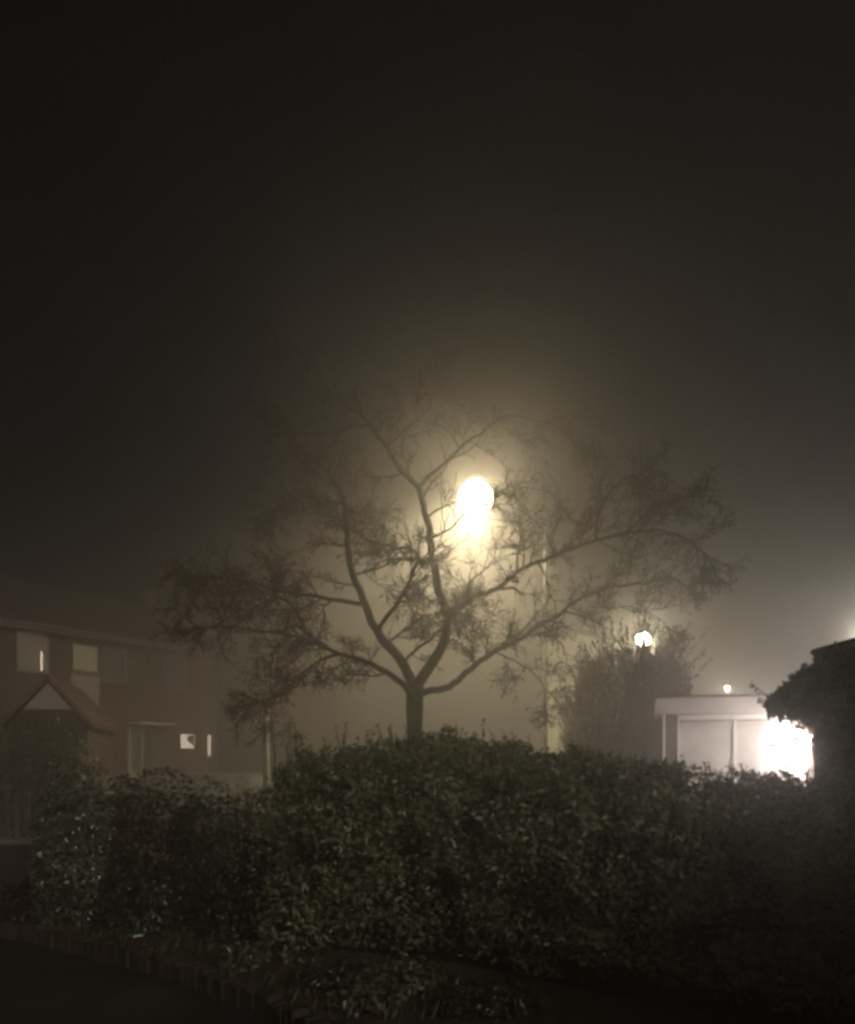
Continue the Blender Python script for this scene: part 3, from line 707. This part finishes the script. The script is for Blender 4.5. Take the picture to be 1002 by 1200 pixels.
MB().prism([(6.02*K, zh(2.29)), (6.30*K, zh(2.11)), (6.30*K, zh(2.46)), (6.02*K, zh(2.46))], 'y', -.078, -.068).build('curtain', M['curtain'], h2)
# end house seen between lamp column and conifer
eh = thing('rendered_house', 'pale rendered house corner between the lamp column and the conifer', 'house', (XX(640, 27), 27, -.25), R(-13))
eE = ZZ(752, 27)+.25
MB().box((0, 0, 0), (1.75, 7, eE)).build('wall', M['render'], eh)
MB().prism([(-.2, eE-.06), (.87, eE+.35), (1.95, eE-.06), (1.95, eE+.05), (.87, eE+.47), (-.2, eE+.05)], 'y', -.2, 7.2).build('roof', M['roof'], eh)
MB().prism([(0.02, eE+.001), (1.73, eE+.001), (.87, eE+.33)], 'y', .0, .2).build('gable', M['render'], eh)
w = MB().box((.85, -.05, 3.3), (1.55, -.002, 4.3)).build('window', M['white'], eh)
MB().box((.91, -.06, 3.36), (1.49, -.051, 4.24)).build('pane', M['pane'], w)

# small gabled garage before the terrace
GBD = 18.6
gb = thing('gabled_garage', 'small garage with a white gable in front of the terraced house', 'garage', (XX(57, GBD), GBD, -.25), R(14))
az = ZZ(794, GBD)+.25; sl_ = 1.12
MB().prism([(-.82, 0), (.82, 0), (.82, az-.98), (-.82, az-.98)], 'y', .02, 4.5).build('wall', M['dark_brick'], gb)
MB().prism([(-.52, az-.72), (.52, az-.72), (0, az-.12)], 'y', -.06, .3).build('gable', M['curtain'], gb)
MB().prism([(-.95, az-1.12), (0, az-.06), (.95, az-1.12), (.95, az-.97), (0, az+.07), (-.95, az-.97)], 'y', -.16, 4.6).build('roof', M['roof'], gb)
MB().prism([(-.76, az-.975), (.76, az-.975), (.54, az-.732), (-.54, az-.732)], 'y', -.03, .25).build('gable_tiling', M['tile'], gb)
# tall ivy hedge below it
t = shrub('ivy_hedge', 'tall dull green hedge left of the parked cars', 'hedge', (XX(25, 13.4), 13.4, -.25), (1.5, .7, 2.78), 19000, .05, M['ivy'], 12., .12, .3, 12)

# pale post
cp = thing('concrete_post', 'pale concrete post beside the rusty young tree', 'post', (XX(312, 17.5), 17.5, -.25))
MB().tube([(0, 0, 0), (0, 0, 1.2), (0, 0, ZZ(836, 17.5)+.25)], [.085, .078, .062], 10).build('shaft', M['concrete'], cp, smooth=True)
MB().tube([(0, 0, ZZ(836, 17.5)+.252), (0, 0, ZZ(836, 17.5)+.31)], [.08, .05], 10).build('cap', M['concrete'], cp)

# ------------------------------------------------------------------ parked cars seen end on
def car(label, px, d, paint, rz, grp):
    t = thing('parked_car', label, 'car', (XX(px, d), d, -.25), R(rz), grp)
    W = .86
    low = [(-2.05, .28), (-2.08, .55), (-2.0, .78), (-1.25, .92), (1.55, .96), (2.0, .90), (2.08, .6), (2.03, .28)]   # (y, z) along length
    b = MB().prism(low, 'x', -W, W)
    y0, y1, y2, y3 = -1.22, -.45, 1.15, 1.72
    wt, wb = .58, .80
    top = 1.45
    v = [(-wb, y0, .92), (wb, y0, .92), (wb, y3, .95), (-wb, y3, .95), (-wt, y1, top-.04), (wt, y1, top-.04), (wt, y2, top-.03), (-wt, y2, top-.03), (-wt*.85, (y1+y2)/2, top), (wt*.85, (y1+y2)/2, top)]
    b.add(v, [(0, 1, 5, 4), (2, 3, 7, 6), (1, 2, 6, 9, 5), (3, 0, 4, 8, 7), (4, 5, 9, 8), (8, 9, 6, 7)])
    b.build('body', paint, t, bevel=.035)
    def quad(name, pts, n, th=.008):
        n = np.array(n)/np.linalg.norm(n); pts = np.array(pts)+n*.012
        MB().add(np.r_[pts, pts+n*th], [(0, 1, 2, 3)[::-1], (4, 5, 6, 7), (0, 1, 5, 4), (1, 2, 6, 5), (2, 3, 7, 6), (3, 0, 4, 7)]).build(name, M['glass'], t)
    def inset(q, f=.1):
        q = np.array(q); c = q.mean(0); return q+(c-q)*f
    quad('windscreen', inset([v[0], v[1], v[5], v[4]], .12), (0, -.55, .8))
    quad('rear_window', inset([v[2], v[3], v[7], v[6]], .12), (0, .6, .75))
    quad('side_window', inset([v[1], v[2], v[6], v[5]], .14), (.92, 0, .38)); quad('side_window', inset([v[3], v[0], v[4], v[7]], .14), (-.92, 0, .38))
    for sx in (-1, 1):
        for yy in (-1.3, 1.3):
            wh_ = MB().tube([(sx*(W-.19), yy, .31), (sx*(W+.012), yy, .31)], .31, 22).build('wheel', M['rubber'], t, bevel=.02)
            MB().tube([(sx*(W+.014), yy, .31), (sx*(W+.022), yy, .31)], .2, 16).build('rim', M['alloy'], wh_)
        MB().box((sx*.62-.16, -2.10, .58), (sx*.62+.16, -2.03, .74)).build('headlight', M['clear'], t, bevel=.02)
        MB().box((sx*.66-.13, 2.03, .62), (sx*.66+.13, 2.095, .8)).build('taillight', M['rust'], t, bevel=.02)
        MB().box((sx*.9-.09, -.72, .93), (sx*.9+.09, -.58, 1.05)).build('mirror', paint, t, bevel=.02)
    return t
car('dark parked car with its roof showing over the dull red shrub', 199, 20.2, M['carA'], 4, 'cars parked beyond the shrubs')
car('black parked car with its roof showing beside the pale concrete post', 265, 18.6, M['carB'], -3, 'cars parked beyond the shrubs')

# ------------------------------------------------------------------ fog
hz = MB().box((-120, -70, -1.3), (120, 140, 8.9)).build('haze', bpy.data.materials.new('fog')); tag(hz, kind='stuff')
fm = hz.data.materials[0]; fm.use_nodes = True; nt = fm.node_tree; nt.nodes.clear()
pvn = nt.nodes.new('ShaderNodeVolumePrincipled'); om = nt.nodes.new('ShaderNodeOutputMaterial')
pvn.inputs['Color'].default_value = (.92, .893, .855, 1); pvn.inputs['Density'].default_value = .048; pvn.inputs['Anisotropy'].default_value = .85
nt.links.new(pvn.outputs[0], om.inputs['Volume'])

# ------------------------------------------------------------------ night sky and faint added front light
SUN_EL, SUN_ROT = 24., 152.     # from behind the camera, to the right
w = bpy.data.worlds.new('World'); S.world = w; w.use_nodes = True
N = w.node_tree.nodes; sk = N.new('ShaderNodeTexSky'); sk.sky_type = 'NISHITA'; sk.sun_disc = False
sk.sun_elevation = R(SUN_EL); sk.sun_rotation = R(SUN_ROT); sk.air_density = 1; sk.dust_density = 4
w.node_tree.links.new(sk.outputs[0], N['Background'].inputs['Color']); N['Background'].inputs['Strength'].default_value = .0007
sl = bpy.data.lights.new('front_fill', 'SUN'); sl.energy = 1.5; sl.angle = R(12); sl.color = (1., .93, .80)  # added fill standing in for dim house light on the hedge front
so = bpy.data.objects.new('front_fill', sl); C.objects.link(so)
a = R(SUN_ROT); dv = Vector((math.sin(a)*math.cos(R(SUN_EL)), math.cos(a)*math.cos(R(SUN_EL)), math.sin(R(SUN_EL))))
so.rotation_euler = dv.to_track_quat('Z', 'Y').to_euler(); so.location = dv*30

# ------------------------------------------------------------------ camera and render settings
cd = bpy.data.cameras.new('Camera'); co = bpy.data.objects.new('Camera', cd); C.objects.link(co); S.camera = co
co.location = (0, 0, EYE); co.rotation_euler = (R(90), 0, 0)
cd.sensor_fit = 'HORIZONTAL'; cd.sensor_width = 36; cd.lens = FPX/1002*36; cd.shift_y = (HOR-600)/1002
cd.clip_start = .05; cd.clip_end = 600
S.view_settings.view_transform = 'Standard'; S.view_settings.look = 'None'; S.view_settings.exposure = 0; S.view_settings.gamma = 1
S.render.engine = 'CYCLES'
cy = S.cycles
cy.use_denoising = True; cy.max_bounces = 6; cy.volume_bounces = 1; cy.transparent_max_bounces = 8
cy.filter_width = 3.2
